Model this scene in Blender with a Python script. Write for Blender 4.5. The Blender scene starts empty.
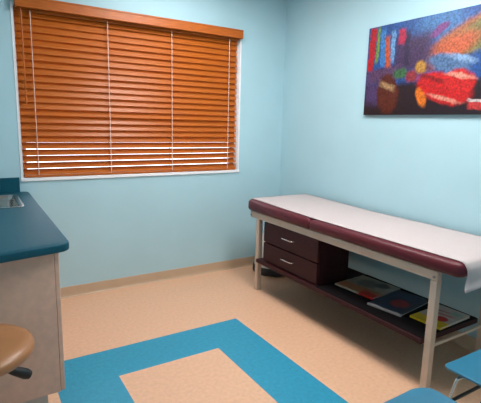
import bpy, bmesh, math, random
from mathutils import Vector, Matrix
random.seed(7)
PI = math.pi
scene = bpy.context.scene
COL = scene.collection

# ------------------------------------------------------------------ helpers
def lin(r, g, b):
    f = lambda c: (c/255/12.92) if c/255 <= .04045 else ((c/255+.055)/1.055)**2.4
    return (f(r), f(g), f(b), 1.0)

def mat(name, col, rough=.6, metal=0., spec=.5, var=.06, scale=12., bump=0., bscale=60., stretch=None, coat=0.):
    m = bpy.data.materials.new(name); m.use_nodes = True
    nt = m.node_tree; b = nt.nodes['Principled BSDF']
    b.inputs['Roughness'].default_value = rough
    b.inputs['Metallic'].default_value = metal
    b.inputs['Specular IOR Level'].default_value = spec
    b.inputs['Coat Weight'].default_value = coat
    tc = nt.nodes.new('ShaderNodeTexCoord')
    mp = nt.nodes.new('ShaderNodeMapping')
    nt.links.new(tc.outputs['Object'], mp.inputs['Vector'])
    if stretch: mp.inputs['Scale'].default_value = stretch
    nz = nt.nodes.new('ShaderNodeTexNoise')
    nz.inputs['Scale'].default_value = scale; nz.inputs['Detail'].default_value = 4
    nt.links.new(mp.outputs['Vector'], nz.inputs['Vector'])
    rp = nt.nodes.new('ShaderNodeValToRGB')
    rp.color_ramp.elements[0].position = .3; rp.color_ramp.elements[1].position = .7
    rp.color_ramp.elements[0].color = tuple(c*(1-var) for c in col[:3])+(1,)
    rp.color_ramp.elements[1].color = tuple(min(1, c*(1+var)) for c in col[:3])+(1,)
    nt.links.new(nz.outputs['Fac'], rp.inputs['Fac'])
    nt.links.new(rp.outputs['Color'], b.inputs['Base Color'])
    if bump:
        n2 = nt.nodes.new('ShaderNodeTexNoise'); n2.inputs['Scale'].default_value = bscale
        nt.links.new(mp.outputs['Vector'], n2.inputs['Vector'])
        bp = nt.nodes.new('ShaderNodeBump'); bp.inputs['Strength'].default_value = bump
        bp.inputs['Distance'].default_value = .01
        nt.links.new(n2.outputs['Fac'], bp.inputs['Height'])
        nt.links.new(bp.outputs['Normal'], b.inputs['Normal'])
    return m

def link(name, bm, m, parent=None, smooth=None):
    bmesh.ops.recalc_face_normals(bm, faces=bm.faces[:])
    me = bpy.data.meshes.new(name); bm.to_mesh(me); bm.free()
    o = bpy.data.objects.new(name, me); COL.objects.link(o)
    for mm in (m if isinstance(m, (list, tuple)) else [m]): me.materials.append(mm)
    if smooth is not None:
        for p in me.polygons: p.use_smooth = True
        try: me.set_sharp_from_angle(angle=math.radians(smooth))
        except Exception: pass
    if parent: o.parent = parent
    return o

def thing(name, label, cat, loc=(0, 0, 0), rotz=0, group=None):
    o = bpy.data.objects.new(name, None); COL.objects.link(o)
    o.empty_display_size = .1
    o.location = loc; o.rotation_euler = (0, 0, rotz)
    return tag(o, label, cat, group)

def tag(o, label, cat, group=None):
    o['label'] = label; o['category'] = cat
    if group: o['group'] = group
    return o

def struct(name, bm, m, parent=None):
    o = link(name, bm, m, parent)
    o['kind'] = 'structure'
    return o

def box(bm, x0, x1, y0, y1, z0, z1, bev=0., seg=2, M=None, mi=0):
    r = bmesh.ops.create_cube(bm, size=1)
    vs = r['verts']
    for v in vs:
        v.co = Vector((x0+(x1-x0)*(v.co.x+.5), y0+(y1-y0)*(v.co.y+.5), z0+(z1-z0)*(v.co.z+.5)))
    fs = set(f for v in vs for f in v.link_faces)
    if bev:
        es = list(set(e for v in vs for e in v.link_edges))
        rr = bmesh.ops.bevel(bm, geom=es, offset=bev, segments=seg, profile=.5, affect='EDGES')
        vs = list(set(vs) | set(rr['verts'])); vs = [v for v in vs if v.is_valid]
        fs = set(f for v in vs for f in v.link_faces)
    for f in fs: f.material_index = mi
    if M is not None:
        for v in vs: v.co = M @ v.co
    return vs

def tube(bm, pts, r, n=10, caps=True):
    pts = [Vector(p) for p in pts]
    rings = []
    up = Vector((0, 0, 1))
    t0 = (pts[1]-pts[0]).normalized()
    a = t0.cross(up)
    if a.length < .1: a = t0.cross(Vector((1, 0, 0)))
    a.normalize()
    for i, p in enumerate(pts):
        if i == 0: t = pts[1]-pts[0]
        elif i == len(pts)-1: t = pts[-1]-pts[-2]
        else: t = (pts[i+1]-pts[i]).normalized()+(pts[i]-pts[i-1]).normalized()
        t.normalize()
        a = (a - t*a.dot(t)).normalized(); b = t.cross(a)
        rr = r[i] if isinstance(r, (list, tuple)) else r
        rings.append([bm.verts.new(p+(a*math.cos(2*PI*k/n)+b*math.sin(2*PI*k/n))*rr) for k in range(n)])
    for i in range(len(rings)-1):
        for k in range(n):
            bm.faces.new((rings[i][k], rings[i][(k+1) % n], rings[i+1][(k+1) % n], rings[i+1][k]))
    if caps:
        bm.faces.new(rings[0][::-1]); bm.faces.new(rings[-1])

def smooth_path(pts, rad, n=5):
    pts = [Vector(p) for p in pts]; out = [pts[0]]
    for i in range(1, len(pts)-1):
        d0 = (pts[i-1]-pts[i]); d1 = (pts[i+1]-pts[i])
        k = min(rad, d0.length*.45, d1.length*.45)
        A = pts[i]+d0.normalized()*k; B = pts[i]+d1.normalized()*k
        for j in range(n+1):
            t = j/n
            out.append(A*(1-t)**2+pts[i]*2*t*(1-t)+B*t*t)
    out.append(pts[-1]); return out

def lathe(bm, prof, cx=0, cy=0, n=40, cap0=True, cap1=True):
    rings = [[bm.verts.new((cx+r*math.cos(2*PI*k/n), cy+r*math.sin(2*PI*k/n), z)) for k in range(n)] for r, z in prof]
    for i in range(len(rings)-1):
        for k in range(n):
            bm.faces.new((rings[i][k], rings[i][(k+1) % n], rings[i+1][(k+1) % n], rings[i+1][k]))
    if cap0: bm.faces.new(rings[0][::-1])
    if cap1: bm.faces.new(rings[-1])

def rr_loop(x0, x1, y0, y1, R, n=6):
    if not isinstance(R, (list, tuple)): R = [R]*4
    out = []
    for (cx, cy, a0, r) in ((x1-R[0], y0+R[0], -PI/2, R[0]), (x1-R[1], y1-R[1], 0, R[1]),
                            (x0+R[2], y1-R[2], PI/2, R[2]), (x0+R[3], y0+R[3], PI, R[3])):
        for k in range(n+1):
            a = a0+PI/2*k/n
            out.append((cx+r*math.cos(a), cy+r*math.sin(a)))
    return out

def slab(bm, x0, x1, y0, y1, z0, z1, R, et, eb=None, n=6, m=5, hole=None, fn=None):
    """rounded-corner slab; et/eb = rounding of top / bottom edge; hole = loop of a cut-out"""
    eb = et if eb is None else eb
    Rs = R if isinstance(R, (list, tuple)) else [R]*4
    lv = []
    for k in range(m+1):
        a = PI/2*k/m; lv.append((eb*(1-math.sin(a)), z0+eb*(1-math.cos(a))))
    for k in range(m+1):
        a = PI/2*k/m; lv.append((et*(1-math.cos(a)), z1-et*(1-math.sin(a))))
    rings = []
    for ins, z in lv:
        rings.append([bm.verts.new((x, y, z)) for x, y in
                      rr_loop(x0+ins, x1-ins, y0+ins, y1-ins, [max(r-ins, .0008) for r in Rs], n)])
    N = len(rings[0])
    for i in range(len(rings)-1):
        for k in range(N):
            bm.faces.new((rings[i][k], rings[i][(k+1) % N], rings[i+1][(k+1) % N], rings[i+1][k]))
    if hole:
        hr = [[bm.verts.new((x, y, z)) for x, y in hole] for z in (z0, z1)]
        H = len(hole)
        for k in range(H):
            bm.faces.new((hr[0][k], hr[0][(k+1) % H], hr[1][(k+1) % H], hr[1][k]))
        for ring, h in ((rings[0], hr[0]), (rings[-1], hr[1])):
            es = []
            for L in (ring, h):
                for k in range(len(L)):
                    e = bm.edges.get((L[k], L[(k+1) % len(L)]))
                    es.append(e if e else bm.edges.new((L[k], L[(k+1) % len(L)])))
            bmesh.ops.triangle_fill(bm, edges=es, use_beauty=True, use_dissolve=False)
    else:
        bm.faces.new(rings[0][::-1]); bm.faces.new(rings[-1])
    if fn:
        for v in bm.verts: v.co = Vector(fn(*v.co))

NB = bmesh.new

# ------------------------------------------------------------------ materials
M_wall = mat('pale_aqua_wall_paint', (.425, .65, .725, 1), .55, spec=.3, var=.02, scale=3, bump=.08, bscale=140)
M_ceil = mat('ceiling_tile', (.60, .60, .58, 1), .9, var=.05, scale=90)
M_floor = mat('beige_sheet_flooring', (.72, .43, .275, 1), .42, spec=.4, var=.07, scale=45)
M_blue = mat('blue_sheet_flooring', (.028, .28, .43, 1), .42, spec=.4, var=.10, scale=45)
M_base = mat('tan_cove_base', (.55, .41, .28, 1), .5, var=.03)
M_white = mat('white_painted_frame', (.88, .89, .92, 1), .4, var=.02)
M_slat = mat('honey_stained_wood', (.43, .108, .011, 1), .36, var=.09, scale=9, stretch=(1.2, 14, 14), spec=.4)
M_slat_d = mat('honey_stained_valance', (.44, .105, .009, 1), .36, var=.2, scale=9, stretch=(1.2, 14, 14), spec=.4)
M_cord = mat('blind_cord', (.72, .52, .45, 1), .8)
M_counter = mat('teal_laminate', (.007, .080, .120, 1), .45, spec=.2, var=.12, scale=70)
M_cab = mat('greige_laminate', (.74, .475, .36, 1), .5, var=.07, scale=28)
M_toe = mat('grey_toe_kick', (.58, .54, .50, 1), .6)
M_steel = mat('brushed_steel', (.50, .46, .44, 1), .26, metal=1., var=.05)
M_chrome = mat('chrome_tube', (.72, .70, .68, 1), .18, metal=1., var=.02)
M_stool = mat('tan_vinyl', (.38, .17, .07, 1), .36, spec=.5, var=.06, bump=.05, bscale=150)
M_black = mat('black_plastic', (.012, .012, .014, 1), .4, var=.1)
M_mar = mat('maroon_vinyl', (.095, .010, .018, 1), .38, spec=.35, var=.12, bump=.06, bscale=170)
M_marw = mat('dark_cherry_laminate', (.040, .009, .010, 1), .5, spec=.22, var=.2, scale=14, stretch=(1, 1, 6))
M_shelf = mat('black_shelf_mat', (.007, .005, .006, 1), .85, spec=.12, var=.2)
M_frame = mat('beige_enamel_steel', (.60, .47, .37, 1), .42, var=.03)
M_paper = mat('white_exam_paper', (.48, .42, .415, 1), .85, var=.02, scale=30, bump=.12, bscale=14)
M_chair = mat('blue_chair_plastic', (.026, .175, .285, 1), .38, spec=.45, var=.04)
M_bin = mat('pale_bin_plastic', (.60, .55, .52, 1), .4, var=.03)
M_bintop = mat('slate_bin_rim', (.10, .16, .22, 1), .4)
M_page = mat('page_edges', (.62, .57, .50, 1), .8)
def glass_mat():
    m = bpy.data.materials.new('window_glass'); m.use_nodes = True
    nt = m.node_tree; nt.nodes.remove(nt.nodes['Principled BSDF'])
    out = nt.nodes['Material Output']
    tr = nt.nodes.new('ShaderNodeBsdfTransparent'); gl = nt.nodes.new('ShaderNodeBsdfGlossy')
    gl.inputs['Roughness'].default_value = .02
    tr.inputs['Color'].default_value = (.93, .96, .97, 1)
    fr = nt.nodes.new('ShaderNodeFresnel'); mx = nt.nodes.new('ShaderNodeMixShader')
    nt.links.new(fr.outputs[0], mx.inputs[0]); nt.links.new(tr.outputs[0], mx.inputs[1])
    nt.links.new(gl.outputs[0], mx.inputs[2]); nt.links.new(mx.outputs[0], out.inputs['Surface'])
    return m
M_glass = glass_mat()
def emit_mat(name, col, s):
    m = bpy.data.materials.new(name); m.use_nodes = True
    nt = m.node_tree; b = nt.nodes['Principled BSDF']
    b.inputs['Base Color'].default_value = (.8, .8, .8, 1)
    b.inputs['Emission Color'].default_value = col; b.inputs['Emission Strength'].default_value = s
    return m

# layered "painted" material: coloured soft-edged patches on object coordinates (printed artwork)
def print_mat(name, base, patches, ax=('X', 'Y'), wob=.02, rough=.35, nscale=14, grain=.25, gscale=40, level=1.):
    m = bpy.data.materials.new(name); m.use_nodes = True
    nt = m.node_tree; N = nt.nodes; L = nt.links
    b = N['Principled BSDF']; b.inputs['Roughness'].default_value = rough
    tc = N.new('ShaderNodeTexCoord'); sp = N.new('ShaderNodeSeparateXYZ')
    nz = N.new('ShaderNodeTexNoise'); nz.inputs['Scale'].default_value = nscale; nz.inputs['Detail'].default_value = 3
    L.new(tc.outputs['Object'], nz.inputs['Vector'])
    s0 = N.new('ShaderNodeVectorMath'); s0.operation = 'SUBTRACT'; s0.inputs[1].default_value = (.5, .5, .5)
    L.new(nz.outputs['Color'], s0.inputs[0])
    s1 = N.new('ShaderNodeVectorMath'); s1.operation = 'SCALE'; s1.inputs['Scale'].default_value = wob*2
    L.new(s0.outputs[0], s1.inputs[0])
    ad = N.new('ShaderNodeVectorMath'); ad.operation = 'ADD'
    L.new(tc.outputs['Object'], ad.inputs[0]); L.new(s1.outputs[0], ad.inputs[1])
    L.new(ad.outputs[0], sp.inputs[0])
    def mth(op, a, c=None, d=None):
        n = N.new('ShaderNodeMath'); n.operation = op
        for i, v in enumerate((a, c, d)):
            if v is None: continue
            if isinstance(v, (int, float)): n.inputs[i].default_value = v
            else: L.new(v, n.inputs[i])
        return n.outputs[0]
    cur = None
    for (kind, u0, v0, a, c, rot, soft, colr) in patches:
        U = mth('SUBTRACT', sp.outputs[ax[0]], u0); V = mth('SUBTRACT', sp.outputs[ax[1]], v0)
        cr, sr = math.cos(rot), math.sin(rot)
        u = mth('ADD', mth('MULTIPLY', U, cr/a), mth('MULTIPLY', V, sr/a))
        v = mth('ADD', mth('MULTIPLY', U, -sr/c), mth('MULTIPLY', V, cr/c))
        if kind == 'e':
            dd = mth('SQRT', mth('ADD', mth('MULTIPLY', u, u), mth('MULTIPLY', v, v)))
        else:
            dd = mth('MAXIMUM', mth('ABSOLUTE', u), mth('ABSOLUTE', v))
        mr = N.new('ShaderNodeMapRange'); mr.interpolation_type = 'SMOOTHSTEP'
        mr.inputs['From Min'].default_value = 1-soft; mr.inputs['From Max'].default_value = 1+soft
        mr.inputs['To Min'].default_value = 1; mr.inputs['To Max'].default_value = 0
        L.new(dd, mr.inputs['Value'])
        mx = N.new('ShaderNodeMix'); mx.data_type = 'RGBA'
        L.new(mr.outputs['Result'], mx.inputs['Factor'])
        if cur is None: mx.inputs['A'].default_value = base
        else: L.new(cur, mx.inputs['A'])
        mx.inputs['B'].default_value = colr
        cur = mx.outputs['Result']
    g = N.new('ShaderNodeTexNoise'); g.inputs['Scale'].default_value = gscale; g.inputs['Detail'].default_value = 2
    L.new(tc.outputs['Object'], g.inputs['Vector'])
    mr = N.new('ShaderNodeMapRange'); mr.inputs['From Min'].default_value = .3; mr.inputs['From Max'].default_value = .7
    mr.inputs['To Min'].default_value = level*(1-grain); mr.inputs['To Max'].default_value = level*(1+grain)
    L.new(g.outputs['Fac'], mr.inputs['Value'])
    sc = N.new('ShaderNodeVectorMath'); sc.operation = 'SCALE'
    L.new(cur, sc.inputs[0]); L.new(mr.outputs['Result'], sc.inputs['Scale'])
    L.new(sc.outputs[0], b.inputs['Base Color'])
    return m

# ------------------------------------------------------------------ the room
XL, YF, ZC = -3.04, -4.30, 2.74
WX0, WX1, WZ0, WZ1 = -2.452, -.520, 1.000, 2.27      # window opening
T = .14
bm = NB()
box(bm, XL-T, WX0, 0, T, 0, ZC); box(bm, WX1, T, 0, T, 0, ZC)
box(bm, WX0, WX1, 0, T, 0, WZ0); box(bm, WX0, WX1, 0, T, WZ1, ZC)
struct('wall_back', bm, M_wall)
bm = NB(); box(bm, 0, T, YF-T, 0, 0, ZC); struct('wall_right', bm, M_wall)
bm = NB(); box(bm, XL-T, XL, YF-T, 0, 0, ZC); struct('wall_left', bm, M_wall)
bm = NB(); box(bm, XL, 0, YF-T, YF, 0, ZC); struct('wall_front', bm, M_wall)
bm = NB(); box(bm, XL-T, T, YF-T, T, ZC, ZC+.1); struct('ceiling', bm, M_ceil)

# floor: one sheet, the blue border is welded into the beige as cut tiles
bm = NB()
xs = [XL-T, -2.455, -2.125, -1.468, -1.138, T]
ys = [YF-T, -3.35, -3.02, -1.342, -1.016, T]
vg = [[bm.verts.new((x, y, 0)) for y in ys] for x in xs]
for i in range(5):
    for j in range(5):
        f = bm.faces.new((vg[i][j], vg[i+1][j], vg[i+1][j+1], vg[i][j+1]))
        ring = 1 <= i <= 3 and 1 <= j <= 3 and not (i == 2 and j == 2)
        f.material_index = 1 if ring else 0
ex = bmesh.ops.extrude_face_region(bm, geom=bm.faces[:])
for g in ex['geom']:
    if isinstance(g, bmesh.types.BMVert): g.co.z -= .1
struct('floor', bm, [M_floor, M_blue])

def baseboard(name, fn, L):
    prof = [(.0015, 0), (.014, 0), (.013, .003), (.007, .012), (.005, .03), (.005, .088), (.003, .093), (.0015, .093)]
    bm = NB()
    a = [bm.verts.new(fn(0, d, z)) for d, z in prof]; b = [bm.verts.new(fn(L, d, z)) for d, z in prof]
    n = len(prof)
    for k in range(n): bm.faces.new((a[k], a[(k+1) % n], b[(k+1) % n], b[k]))
    bm.faces.new(a[::-1]); bm.faces.new(b)
    struct(name, bm, M_base)
baseboard('baseboard_back', lambda s, d, z: (XL+.02+s, -d, z), -XL-.02)
baseboard('baseboard_right', lambda s, d, z: (-d, YF+s, z), -YF)

# window
bm = NB()
t = .016
box(bm, WX0, WX0+t, -.004, T, WZ0, WZ1); box(bm, WX1-t, WX1, -.004, T, WZ0, WZ1)
box(bm, WX0+t, WX1-t, -.004, T, WZ1-t, WZ1)
win = struct('window_1', bm, M_white)
bm = NB()
for (a, b, c, d) in ((WX0+t, WX0+.055, WZ0+.01, WZ1-t), (WX1-.055, WX1-t, WZ0+.01, WZ1-t),
                     (WX0+.055, WX1-.055, WZ0+.01, WZ0+.06), (WX0+.055, WX1-.055, WZ1-.06, WZ1-t)):
    box(bm, a, b, .085, .125, c, d, .003, 1)
struct('window_frame', bm, M_white, win)
bm = NB(); box(bm, WX0+.055, WX1-.055, .102, .106, WZ0+.06, WZ1-.06); struct('window_pane', bm, M_glass, win)
bm = NB(); box(bm, WX0-.002, WX1+.002, -.012, T, WZ0-.014, WZ0+.010, .003, 2); struct('window_sill', bm, M_white, win)

# wooden venetian blind
bx0, bx1 = WX0+.024, WX1-.034
blind = thing('venetian_blind', 'closed honey-brown wooden venetian blind hanging across the window', 'blind', ((bx0+bx1)/2, .028, WZ0))
ox, oy, oz = blind.location
def W(bm, dx=0):       # shift a mesh made in world coordinates under a thing
    return bm
def child(name, bm, m, root, smooth=None):
    for v in bm.verts: v.co -= root.location
    return link(name, bm, m, root, smooth)
nsl = 24
ztop, zbot = 2.215, 1.052
bm = NB()
for i in range(nsl):
    z = ztop+(zbot-ztop)*i/(nsl-1)
    k = nsl-1-i                                  # counted from the bottom
    tilt = math.radians(67-.55*i)
    if k < 6: tilt = math.radians((38, 40, 41, 42, 44, 50)[k])
    tilt += math.radians(random.uniform(-1.2, 1.2))
    if i == 14: tilt -= math.radians(6)
    roll = random.uniform(-.0012, .0012)
    w, th = .0635, .0034
    M = Matrix.Translation((0, .030, z)) @ Matrix.Rotation(tilt, 4, 'X') @ Matrix.Rotation(roll, 4, 'Y')
    # the room-side edge is down, the outer edge is up
    box(bm, bx0-ox+ox, bx1, -w/2, w/2, -th/2, th/2, .001, 1, M=M)
child('slats', bm, M_slat, blind)
bm = NB(); box(bm, bx0, bx1, .002, .054, WZ0+.013, WZ0+.031, .003, 2); child('bottom_rail', bm, M_slat_d, blind)
bm = NB(); box(bm, WX0+.024, WX1-.012, -.052, -.034, 2.236, 2.312, .004, 2)
box(bm, WX0+.024, WX1-.012, -.056, -.034, 2.298, 2.312, .003, 1)
box(bm, WX0+.024, WX0+.036, -.034, -.0045, 2.236, 2.312, .002, 1)
box(bm, WX1-.026, WX1-.012, -.034, -.0045, 2.236, 2.312, .002, 1)
child('valance', bm, M_slat_d, blind)
bm = NB(); box(bm, bx0, bx1, .004, .058, 2.222, 2.254, .002, 1); child('head_rail', bm, M_slat_d, blind)
for cx in (-2.326, -1.770, -1.224, -.651):
    bm = NB()
    tube(bm, [(cx, -.003, WZ0+.03), (cx, -.003, 2.23)], .0032, 6)
    tube(bm, [(cx, .062, WZ0+.03), (cx, .062, 2.23)], .0030, 6)
    child('ladder_cord', bm, M_cord, blind)
bm = NB(); tube(bm, [(-2.387, -.012, 2.232), (-2.387, -.014, 1.62)], .0052, 8)
tube(bm, [(-2.387, -.014, 1.625), (-2.387, -.014, 1.60), (-2.387, -.014, 1.56)], [.006, .009, .005], 8)
child('tilt_wand', bm, M_slat_d, blind, 40)

# ------------------------------------------------------------------ counter, sink, cabinet
CX1, CY0, CZ = -2.406, -1.637, .91
ct = thing('countertop', 'dark teal laminate countertop with rounded corner under the window', 'countertop', (-2.72, -.82, .867))
bm = NB()
hole = rr_loop(-2.945, -2.520, -.655, -.170, .035)
slab(bm, XL, CX1, CY0, -.002, .867, CZ, [.055, .035, .002, .002], .014, .008, hole=hole, fn=lambda x, y, z: (x, y-(.2*max(0, -2.44-x) if y < -1.5 else 0), z))
child('worktop', bm, M_counter, ct, 30)
bm = NB(); box(bm, XL+.001, -2.466, -.021, -.002, CZ, 1.019, .003, 2)
child('backsplash', bm, M_counter, ct)
bm = NB(); box(bm, XL+.001, XL+.02, CY0-.02, -.022, CZ, 1.019, .003, 2)
child('backsplash', bm, M_counter, ct)

sk = thing('sink', 'small stainless steel sink set into the teal countertop', 'sink', (-2.71, -.42, CZ))
bm = NB()
lp = [(-.022, .0006), (-.022, .004), (-.016, .0065), (-.004, .006), (.004, .003), (.010, -.006), (.016, -.03), (.022, -.11), (.035, -.135), (.07, -.145), (.15, -.148)]
rings = []
for ins, dz in lp:
    rings.append([bm.verts.new((x, y, CZ+dz)) for x, y in rr_loop(-2.945+ins, -2.520-ins, -.655+ins, -.170-ins, max(.035-ins*.3, .01))])
nn = len(rings[0])
for i in range(len(rings)-1):
    for k in range(nn): bm.faces.new((rings[i][k], rings[i][(k+1) % nn], rings[i+1][(k+1) % nn], rings[i+1][k]))
bm.faces.new(rings[-1])
child('basin', bm, M_steel, sk, 50)
bm = NB(); lathe(bm, [(.045, CZ-.147), (.045, CZ-.143), (.03, CZ-.142), (.012, CZ-.1445)], -2.71, -.42, 24)
child('drain', bm, M_chrome, sk, 40)

cab = thing('base_cabinet', 'greige laminate base cabinet beneath the teal countertop', 'cabinet', (-2.74, -.82, 0))
bm = NB()
box(bm, XL+.002, XL+.02, CY0+.04, -.016, .165, .865)
box(bm, XL+.02, -2.476, CY0+.04, CY0+.06, .165, .865, .001, 1)
box(bm, XL+.02, -2.476, -.036, -.016, .165, .865)
box(bm, XL+.02, -2.476, CY0+.06, -.036, .165, .185)
box(bm, -2.496, -2.476, CY0+.06, -.036, .185, .865)
child('body', bm, M_cab, cab)
bm = NB(); box(bm, XL+.05, -2.53, CY0+.085, -.018, 0, .165); child('toe_kick', bm, M_toe, cab)
dl = (-.02-(CY0+.042))/3
for k in range(3):
    y0 = CY0+.042+dl*k
    bm = NB(); box(bm, -2.474, -2.455, y0+.001, y0+dl-.003, .17, .86, .0015, 1)
    d = child('door', bm, M_cab, cab)
    bm = NB(); tube(bm, smooth_path([(-2.456, y0+dl-.05, .66), (-2.43, y0+dl-.05, .66), (-2.43, y0+dl-.05, .78), (-2.456, y0+dl-.05, .78)], .012), .005, 8)
    for v in bm.verts: v.co -= cab.location
    link('door_handle', bm, M_steel, d, 50)

# ------------------------------------------------------------------ stool
sx, sy = -2.812, -1.895
st = thing('rolling_stool', 'round tan vinyl rolling stool beside the counter end', 'stool', (sx, sy, 0))
bm = NB()
R, zt = .208, .634
lathe(bm, [(.12, zt-.060), (R-.035, zt-.060), (R-.012, zt-.052), (R-.002, zt-.040), (R, zt-.028), (R-.004, zt-.016), (R-.018, zt-.005), (R-.05, zt), (.10, zt+.002), (.03, zt+.002)], sx, sy, 56)
child('seat', bm, M_stool, st, 50)
bm = NB(); lathe(bm, [(.03, .14), (.03, .32), (.022, .322), (.022, .52), (.05, .535), (.10, .545), (.10, zt-.060)], sx, sy, 28)
child('column', bm, M_black, st, 35)
lv = NB()
p0 = Vector((sx+.04, sy+.03, .53)); p1 = Vector((-2.692, -1.815, .460)); p2 = Vector((-2.622, -1.80, .408))
tube(lv, [p0, p1], .007, 8); child('lever_rod', lv, M_black, st, 50)
lv = NB(); tube(lv, [p1-(p2-p1)*.12, p1+(p2-p1)*.15, p1+(p2-p1)*.8, p2], [.013, .018, .022, .018], 10)
child('lever', lv, M_black, st, 50)
for k in range(5):
    a = math.radians(58+72*k)
    bm = NB(); d = Vector((math.cos(a), math.sin(a), 0))
    c0 = Vector((sx, sy, .12))
    tube(bm, [c0+d*.02, c0+d*.14+Vector((0, 0, -.01)), c0+d*.235+Vector((0, 0, -.042))], [.026, .02, .015], 10)
    leg = child('base_leg', bm, M_black, st, 50)
    bm = NB()
    e = Vector((sx, sy, 0))+d*.235; s = Vector((-d.y, d.x, 0))
    for q in (-1, 1):
        tube(bm, [e+s*.006*q+Vector((0, 0, .027)), e+s*.022*q+Vector((0, 0, .027))], .027, 16)
    tube(bm, [e+Vector((0, 0, .03)), e+Vector((0, 0, .085))], .008, 8)
    for v in bm.verts: v.co -= st.location
    link('caster', bm, M_black, leg, 40)

# ------------------------------------------------------------------ exam table
et = thing('exam_table', 'maroon padded exam table on beige steel legs along the right wall', 'exam table', (-.38, -1.47, 0))
TX0, TX1, TY0, TY1 = -.705, -.034, -2.470, -.450
SEAM = -1.30
bm = NB()
def seatfn(x, y, z):
    return (x, y, z)
slab(bm, TX0, TX1, TY0, SEAM+.006, .704, .786, [.03, .02, .02, .055], .036, .030, fn=seatfn)
child('seat_cushion', bm, M_mar, et, 60)
bm = NB()
def headfn(x, y, z):
    k = (y-SEAM)/(TY1-SEAM)
    return (x, y, z+max(0, k)*(.020 if z > .75 else 0))
slab(bm, TX0, TX1, SEAM+.008, TY1, .704, .786, [.02, .035, .045, .02], .036, .030, fn=headfn)
child('headrest_cushion', bm, M_mar, et, 60)
# steel frame
bm = NB()
fx0, fx1, fy0, fy1 = -.678, -.095, -2.327, -.478
box(bm, fx0, fx0+.035, fy0, fy1, .646, .700, .003, 1)
box(bm, fx1-.035, fx1, fy0, fy1, .646, .700, .003, 1)
box(bm, fx0+.035, fx1-.035, fy0+.02, fy0+.05, .672, .700, .003, 1)
box(bm, fx0+.035, fx1-.035, fy1-.06, fy1-.03, .672, .700, .003, 1)
child('apron_frame', bm, M_frame, et)
for lx in (fx0, fx1-.042):
    for ly in (-2.327, -.617):
        bm = NB()
        box(bm, lx, lx+.042, ly, ly+.042, .012, .645, .004, 2)
        lg = child('leg', bm, M_frame, et)
        bm = NB(); box(bm, lx-.002, lx+.044, ly-.002, ly+.044, 0, .014, .003, 1)
        for v in bm.verts: v.co -= et.location
        link('foot_cap', bm, M_frame, lg)
bm = NB()
box(bm, fx0+.042, fx1-.042, -2.316, -2.302, .248, .264, .002, 1)
child('end_rail', bm, M_frame, et)
bm = NB(); box(bm, fx0+.042, fx1-.042, -.603, -.589, .248, .264, .002, 1); child('end_rail', bm, M_frame, et)
for (bx_, by_) in ((fx0, -.492), (fx0, -2.306)):
    bm = NB(); tube(bm, [(bx_-.006, by_, .665), (bx_+.004, by_, .665)], .008, 10)
    child('bolt', bm, M_steel, et)
# lower shelf and drawer unit
bm = NB()
box(bm, -.702, -.140, -2.283, -.622, .266, .296, .002, 1)
sh = child('shelf', bm, M_marw, et)
bm = NB(); box(bm, -.690, -.145, -2.278, -1.385, .296, .300, .001, 1)
for v in bm.verts: v.co -= et.location
link('shelf_mat', bm, M_shelf, sh)
cy0, cy1 = -1.380, -.690
bm = NB()
box(bm, -.655, -.36, cy0, cy0+.016, .297, .645); box(bm, -.655, -.36, cy1-.016, cy1, .297, .645)
box(bm, -.655, -.36, cy0+.016, cy1-.016, .629, .645); box(bm, -.655, -.36, cy0+.016, cy1-.016, .297, .313)
box(bm, -.376, -.36, cy0+.016, cy1-.016, .313, .629); box(bm, -.655, -.39, cy0+.016, cy1-.016, .463, .473)
child('drawer_case', bm, M_marw, et)
for (z0, z1) in ((.306, .462), (.472, .640)):
    bm = NB(); box(bm, -.676, -.657, cy0+.004, cy1-.004, z0, z1, .003, 2)
    box(bm, -.657, -.43, cy0+.025, cy1-.025, z0+.02, z0+.11)
    d = child('drawer', bm, M_marw, et)
    yc, zc = (cy0+cy1)/2, (z0+z1)/2+.008
    bm = NB()
    tube(bm, smooth_path([(-.675, yc-.07, zc), (-.700, yc-.062, zc), (-.700, yc+.062, zc), (-.675, yc+.07, zc)], .02), .0056, 8)
    for v in bm.verts: v.co -= et.location
    link('drawer_handle', bm, M_steel, d, 50)

# paper sheet (drapes over the near end and curls)
bm = NB()
px0, px1 = -.668, -.042
path = []      # (y, z) along the length, kept just clear of the cushion
def topz(y):
    k = max(0, (y-SEAM)/(TY1-SEAM)); return .7885+.020*k
y = TY1-.022
while y > TY0+.045:
    path.append((y, topz(y))); y -= .035
path += [(TY0+.040, .7885), (TY0+.024, .7865), (TY0+.010, .777), (TY0+.000, .764), (TY0-.006, .748), (TY0-.008, .730),
         (TY0-.008, .71), (TY0-.007, .69), (TY0-.008, .672), (TY0-.013, .655), (TY0-.022, .640)]
NX = 16
grid = []
for (y, z) in path:
    row = []
    for i in range(NX+1):
        k = i/NX
        hang = max(0, .767-z)
        dx = .0
        x = px0+(px1-px0)*k
        # lower front corner swings in and forward, as loose paper does
        yy = y-.12*hang*math.sin(k*PI*.9)
        zz = z+hang*.35*k
        if hang > 0: x += (.30*hang*(1-hang/.075))*.5*(1-k)**2 - .015*(hang/.127)**3*(1-k)
        if hang == 0: zz += .0012*math.sin(y*23+k*5)*math.sin(k*9) + .0012
        row.append(bm.verts.new((x, yy, zz)))
    grid.append(row)
for a, b in zip(grid, grid[1:]):
    for i in range(NX): bm.faces.new((a[i], a[i+1], b[i+1], b[i]))
pap = link('paper_sheet', bm, M_paper, None, 80)
for v in pap.data.vertices: v.co -= Vector((-.365, -1.47, .79))
pap.location = (-.365, -1.47, .79)
so = pap.modifiers.new('thick', 'SOLIDIFY'); so.thickness = .0008; so.offset = 1
tag(pap, 'white exam paper sheet covering the maroon exam table top', 'paper')

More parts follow.
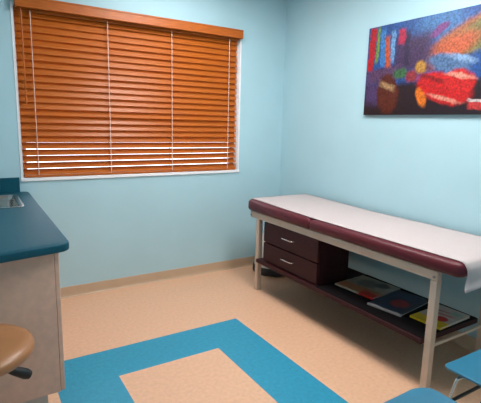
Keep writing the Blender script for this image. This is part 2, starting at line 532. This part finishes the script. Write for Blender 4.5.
# ------------------------------------------------------------------ books on the shelf
def book(corners, th, cover, label, cat, name, extra=None):
    cs = [Vector((x, y, 0)) for x, y in corners]
    c = sum(cs, Vector())/4
    u = ((cs[1]-cs[0])+(cs[2]-cs[3])); ang = math.atan2(u.y, u.x)
    Lx = u.length/2; Ly = ((cs[3]-cs[0])+(cs[2]-cs[1])).length/2
    root = thing(name, label, cat, (c.x, c.y, .3004), ang, 'children\'s books on the lower shelf')
    bm = NB(); box(bm, -Lx/2, Lx/2, -Ly/2, Ly/2, th-.002, th, .0006, 1)
    box(bm, -Lx/2, Lx/2, -Ly/2, Ly/2, 0, .002, .0006, 1)
    box(bm, -Lx/2, -Lx/2+.002, -Ly/2, Ly/2, .002, th-.002)
    link('cover', bm, cover, root)
    bm = NB(); box(bm, -Lx/2+.003, Lx/2-.004, -Ly/2+.004, Ly/2-.004, .0022, th-.0022)
    link('pages', bm, M_page, root)
    return root
P1 = print_mat('book_cover_cream', lin(172, 160, 140), [
    ('r', -.10, -.03, .05, .20, 0, .1, lin(180, 120, 80)),
    ('e', .04, .02, .08, .08, 0, .3, lin(120, 110, 95)),
    ('e', .09, -.07, .05, .05, 0, .3, lin(90, 80, 72)),
    ('r', -.135, -.12, .035, .075, 0, .15, lin(190, 40, 30))], wob=.02, grain=.15)
P2 = print_mat('book_cover_navy', lin(30, 40, 66), [
    ('e', -.03, -.02, .07, .055, .2, .3, lin(150, 32, 40)),
    ('e', .10, .04, .06, .08, 0, .5, lin(44, 60, 92)),
    ('r', -.19, 0, .014, .3, 0, .2, lin(170, 165, 165))], wob=.015, grain=.15)
P3 = print_mat('book_cover_white', lin(200, 185, 175), [
    ('r', -.13, .0, .055, .13, 0, .06, lin(225, 190, 25)),
    ('e', -.04, -.03, .042, .04, 0, .12, lin(205, 20, 20)),
    ('r', .03, .0, .016, .07, .2, .4, lin(200, 120, 112)),
    ('r', .075, .03, .012, .05, .2, .4, lin(190, 110, 104)),
    ('r', .10, -.05, .03, .03, 0, .6, lin(150, 175, 160))], wob=.008, grain=.08)
book([(-.527, -1.427), (-.19, -1.409), (-.215, -1.737), (-.527, -1.770)][::-1], .014, P1, 'cream picture book with a red corner, on the lower shelf nearest the drawers', 'book', 'picture_book')
book([(-.595, -1.800), (-.575, -2.045), (-.190, -1.960), (-.205, -1.745)][::-1] and [(-.575, -2.040), (-.195, -1.985), (-.205, -1.745), (-.600, -1.800)], .012, P2, 'navy blue picture book with a red patch, middle of the lower shelf', 'book', 'picture_book')
book([(-.505, -2.270), (-.20, -2.262), (-.186, -2.055), (-.525, -2.068)], .014, P3, 'white and yellow picture book with a red disc, by the near table leg', 'book', 'picture_book')

# ------------------------------------------------------------------ waste bin behind the table
bxc, byc = -.240, -.250
wb = thing('waste_bin', 'pale round waste bin with black base in the corner behind the exam table', 'bin', (bxc, byc, 0))
bm = NB(); lathe(bm, [(.192, 0), (.203, .012), (.203, .062), (.196, .075), (.17, .078)], bxc, byc, 48); child('base_ring', bm, M_black, wb, 35)
bm = NB(); lathe(bm, [(.188, .076), (.186, .12), (.180, .22), (.168, .275), (.140, .325), (.112, .375), (.098, .415), (.096, .43)], bxc, byc, 48); child('body', bm, M_bin, wb, 35)
bm = NB(); lathe(bm, [(.099, .428), (.101, .436), (.099, .446), (.085, .458), (.045, .466), (.015, .468)], bxc, byc, 40); child('lid', bm, M_bintop, wb, 40)

# ------------------------------------------------------------------ blue chairs
def make_chair(label, sx0, sx1, sy1, sz, Rc):
    w = sx1-sx0; d = .42
    cx, cy = (sx0+sx1)/2, sy1-d/2
    root = thing('stacking_chair', label, 'chair', (cx, cy, 0), 0, 'blue stacking chairs')
    bm = NB()
    hw, hd = w/2, d/2
    slab(bm, -hw, hw, -hd, hd, sz-.012, sz, [.05, Rc, Rc, .05], .005, .005, n=10)
    bmesh.ops.triangulate(bm, faces=[f for f in bm.faces if len(f.verts) > 4])
    bmesh.ops.subdivide_edges(bm, edges=[e for e in bm.edges if e.calc_length() > .08], cuts=3, use_grid_fill=True)
    for v in bm.verts:
        x, y, z = v.co
        k = max(0, (abs(x)/hw)); f = max(0, (y-hd*.55)/(hd*.45))
        v.co.z = z+.008*(k**3)-.012*(1-k*k)*max(0, 1-(y/hd)**2)-.010*f*f
    link('seat', bm, M_chair, root, 50)
    # backrest: a curved shell on the uprights
    bm = NB(); rows = []
    for j in range(9):
        v = j/8; row = []
        for i in range(13):
            u = -1+i/6
            hh = .30; ww = hw*(.98-.14*max(0, v-.55)/.45)
            x = u*ww; yb = -hd-.035-.05*v+.035*(u*u)
            z = sz+.15+hh*v - (.035*(abs(u)**4) if v > .8 else 0)*(v-.8)*5
            row.append((x, yb, z))
        rows.append(row)
    fr = [[bm.verts.new(p) for p in r] for r in rows]; bk = [[bm.verts.new((x, y-.006, z)) for x, y, z in r] for r in rows]
    for A in (fr, bk):
        for a, b in zip(A, A[1:]):
            for i in range(12): bm.faces.new((a[i], a[i+1], b[i+1], b[i]))
    for i in range(12):
        bm.faces.new((fr[0][i], fr[0][i+1], bk[0][i+1], bk[0][i])); bm.faces.new((fr[-1][i], fr[-1][i+1], bk[-1][i+1], bk[-1][i]))
    for j in range(8):
        bm.faces.new((fr[j][0], fr[j+1][0], bk[j+1][0], bk[j][0])); bm.faces.new((fr[j][-1], fr[j+1][-1], bk[j+1][-1], bk[j][-1]))
    link('backrest', bm, M_chair, root, 50)
    r = .009
    for s in (-1, 1):
        bm = NB(); tube(bm, smooth_path([(s*(hw-.10), hd-.10, sz-.030), (s*(hw-.018), hd-.075, sz-.032), (s*(hw+.10), hd-.045, .006)], .012), .0078, 10)
        l = link('leg', bm, M_chrome, root, 50)
        bm = NB(); lathe(bm, [(.013, 0), (.014, .02), (.011, .026)], s*(hw+.10), hd-.045, 14); link('foot_cap', bm, M_black, l, 40)
        bm = NB(); tube(bm, smooth_path([(s*(hw-.10), -hd+.10, sz-.030), (s*(hw-.022), -hd+.03, sz-.034), (s*(hw+.04), -hd-.03, .006)], .02), r, 10)
        l = link('leg', bm, M_chrome, root, 50)
        bm = NB(); lathe(bm, [(.013, 0), (.014, .02), (.011, .026)], s*(hw+.04), -hd-.03, 14); link('foot_cap', bm, M_black, l, 40)
        bm = NB(); tube(bm, smooth_path([(s*(hw-.06), -hd+.10, sz-.025), (s*(hw-.06), -hd-.02, sz-.02), (s*(hw-.06), -hd-.055, sz+.2), (s*(hw-.06), -hd-.085, sz+.38)], .05), r, 10)
        link('back_upright', bm, M_chrome, root, 50)
    for yy in (hd-.10, -hd+.10):
        bm = NB(); tube(bm, [(-hw+.10, yy, sz-.030), (hw-.10, yy, sz-.030)], r, 10)
        link('seat_crossbar', bm, M_chrome, root, 50)
    zb = sz-.14
    def lx(z, s): return s*(hw-.018+.118*(sz-.032-z)/(sz-.038))
    bm = NB(); tube(bm, [(lx(zb, -1), hd-.066, zb), (0, hd-.064, zb-.004), (lx(zb, 1), hd-.066, zb)], .008, 10)
    link('stretcher', bm, M_black, root, 50)
    return root
make_chair('blue plastic stacking chair with a wide-rounded seat corner, left of the other blue chair', -1.700, -1.262, -2.674, .43, .075)
make_chair('blue plastic stacking chair with a chrome leg, at the near end of the exam table', -1.068, -.630, -2.628, .43, .060)

# ------------------------------------------------------------------ canvas print on the right wall
PY0, PZ0, PW, PH = -1.112, 1.552, 1.04, .667
art = print_mat('printed_canvas', lin(36, 24, 34), [
    # (shape, u, v, half-width, half-height, rotation, softness, colour); u runs to the right along the wall
    ('r', -.50, .50, .62, .27, 0, .1, lin(32, 84, 156)),        # blue top
    ('e', -.62, .60, .18, .10, 0, .5, lin(60, 120, 180)),
    ('e', -.80, .475, .34, .10, -.42, .25, lin(168, 98, 62)),    # ochre diagonal
    ('e', -.93, .50, .22, .09, -.4, .3, lin(120, 120, 70)),
    ('e', -.70, .42, .22, .07, -.35, .4, lin(196, 96, 60)),
    ('r', -.42, .43, .16, .13, 0, .4, lin(70, 50, 90)),
    ('e', -.62, .56, .075, .028, -.5, .3, lin(120, 60, 130)),
    ('r', -.045, .50, .030, .16, .05, .1, lin(190, 28, 40)),     # vertical bands at left
    ('r', -.10, .53, .014, .13, .05, .2, lin(120, 150, 60)),
    ('r', -.15, .50, .024, .13, -.05, .2, lin(60, 130, 200)),
    ('r', -.20, .45, .022, .13, -.1, .2, lin(200, 90, 60)),
    ('r', -.245, .50, .018, .11, 0, .2, lin(110, 160, 210)),
    ('r', -.32, .56, .03, .05, 0, .3, lin(190, 40, 80)),
    ('r', -.37, .47, .022, .12, 0, .3, lin(50, 40, 80)),
    ('r', -.16, .30, .16, .05, -.1, .4, lin(92, 66, 104)),
    ('e', -.10, .16, .11, .08, 0, .5, lin(80, 62, 110)),
    ('e', -.225, .155, .10, .15, -.15, .15, lin(92, 38, 26)),    # brown shape
    ('r', -.215, .215, .065, .022, .35, .5, lin(176, 140, 100)),
    ('e', -.33, .30, .06, .035, 0, .4, lin(60, 110, 70)),
    ('e', -.43, .27, .05, .04, 0, .4, lin(150, 50, 60)),
    ('e', -.50, .33, .045, .045, 0, .3, lin(190, 140, 60)),
    ('e', -.71, .335, .16, .055, .25, .25, lin(84, 120, 165)),   # blue-grey streak
    ('e', -.80, .36, .10, .022, .3, .5, lin(130, 165, 205)),
    ('e', -.69, .175, .215, .10, .28, .14, lin(206, 26, 30)),     # big red sweep
    ('e', -.80, .215, .11, .075, .2, .2, lin(214, 34, 34)),
    ('r', -.60, .245, .10, .014, .3, .5, lin(150, 20, 26)),
    ('e', -.52, .12, .035, .07, -.5, .3, lin(230, 120, 30)),
    ('e', -.70, .105, .12, .014, .25, .5, lin(232, 150, 130)),
    ('e', -.80, .25, .10, .016, .2, .5, lin(232, 150, 130)),
    ('r', -.93, .06, .05, .028, .1, .3, lin(205, 60, 60)),
    ('r', -.93, .085, .055, .008, .1, .4, lin(210, 200, 200)),
], ax=('Y', 'Z'), wob=.018, rough=.4, nscale=18, grain=.45, gscale=70, level=.68)
cv = thing('canvas_print', 'wide canvas print of red, orange and blue abstract shapes on the aqua wall', 'picture', (-.001, PY0, PZ0))
bm = NB(); box(bm, -.024, -.0, -PW, 0, 0, PH, .002, 2)
link('printed_face', bm, art, cv)

# ------------------------------------------------------------------ ceiling lights
M_lamp = emit_mat('fluorescent_diffuser', (1.0, .955, .93, 1), 15.0)
def troffer(label, x0, x1, y0, y1):
    t = thing('ceiling_light', label, 'ceiling light', ((x0+x1)/2, (y0+y1)/2, ZC), 0, 'fluorescent ceiling troffers')
    bm = NB()
    for a, b, c, d in ((x0-.03, x0, y0-.03, y1+.03), (x1, x1+.03, y0-.03, y1+.03), (x0, x1, y0-.03, y0), (x0, x1, y1, y1+.03)):
        box(bm, a, b, c, d, ZC-.018, ZC-.0005)
    child('light_frame', bm, M_white, t)
    bm = NB(); box(bm, x0, x1, y0, y1, ZC-.012, ZC-.001)
    child('diffuser', bm, M_lamp, t)
troffer('white fluorescent ceiling light nearest the window wall', -1.60, -1.00, -1.30, -.60)
troffer('white fluorescent ceiling light farther from the window, above the chairs', -1.15, -.60, -2.90, -1.70)

# ------------------------------------------------------------------ world, camera, view
w = bpy.data.worlds.new('sky'); scene.world = w; w.use_nodes = True
bg = w.node_tree.nodes['Background']
bg.inputs['Color'].default_value = (.86, .93, 1.0, 1); bg.inputs['Strength'].default_value = 3.5

cd = bpy.data.cameras.new('camera'); cam = bpy.data.objects.new('camera', cd); COL.objects.link(cam)
cd.sensor_fit = 'HORIZONTAL'; cd.sensor_width = 36; cd.lens = 434.2126*36/481
cd.clip_start = .02
yaw, pit, rol = .5574, .1762, .0246
fw = Vector((math.sin(yaw)*math.cos(pit), math.cos(yaw)*math.cos(pit), -math.sin(pit)))
r = Vector((math.cos(yaw), -math.sin(yaw), 0)); u = r.cross(fw)
r2 = math.cos(rol)*r+math.sin(rol)*u; u2 = -math.sin(rol)*r+math.cos(rol)*u
cam.matrix_world = Matrix(((r2.x, u2.x, -fw.x, -2.7645), (r2.y, u2.y, -fw.y, -3.6524), (r2.z, u2.z, -fw.z, 1.4547), (0, 0, 0, 1)))
scene.camera = cam
vs = scene.view_settings
scene.display_settings.display_device = 'sRGB'
vs.view_transform = 'Standard'; vs.look = 'None'; vs.gamma = 1; vs.use_curve_mapping = False
vs.exposure = 0.62
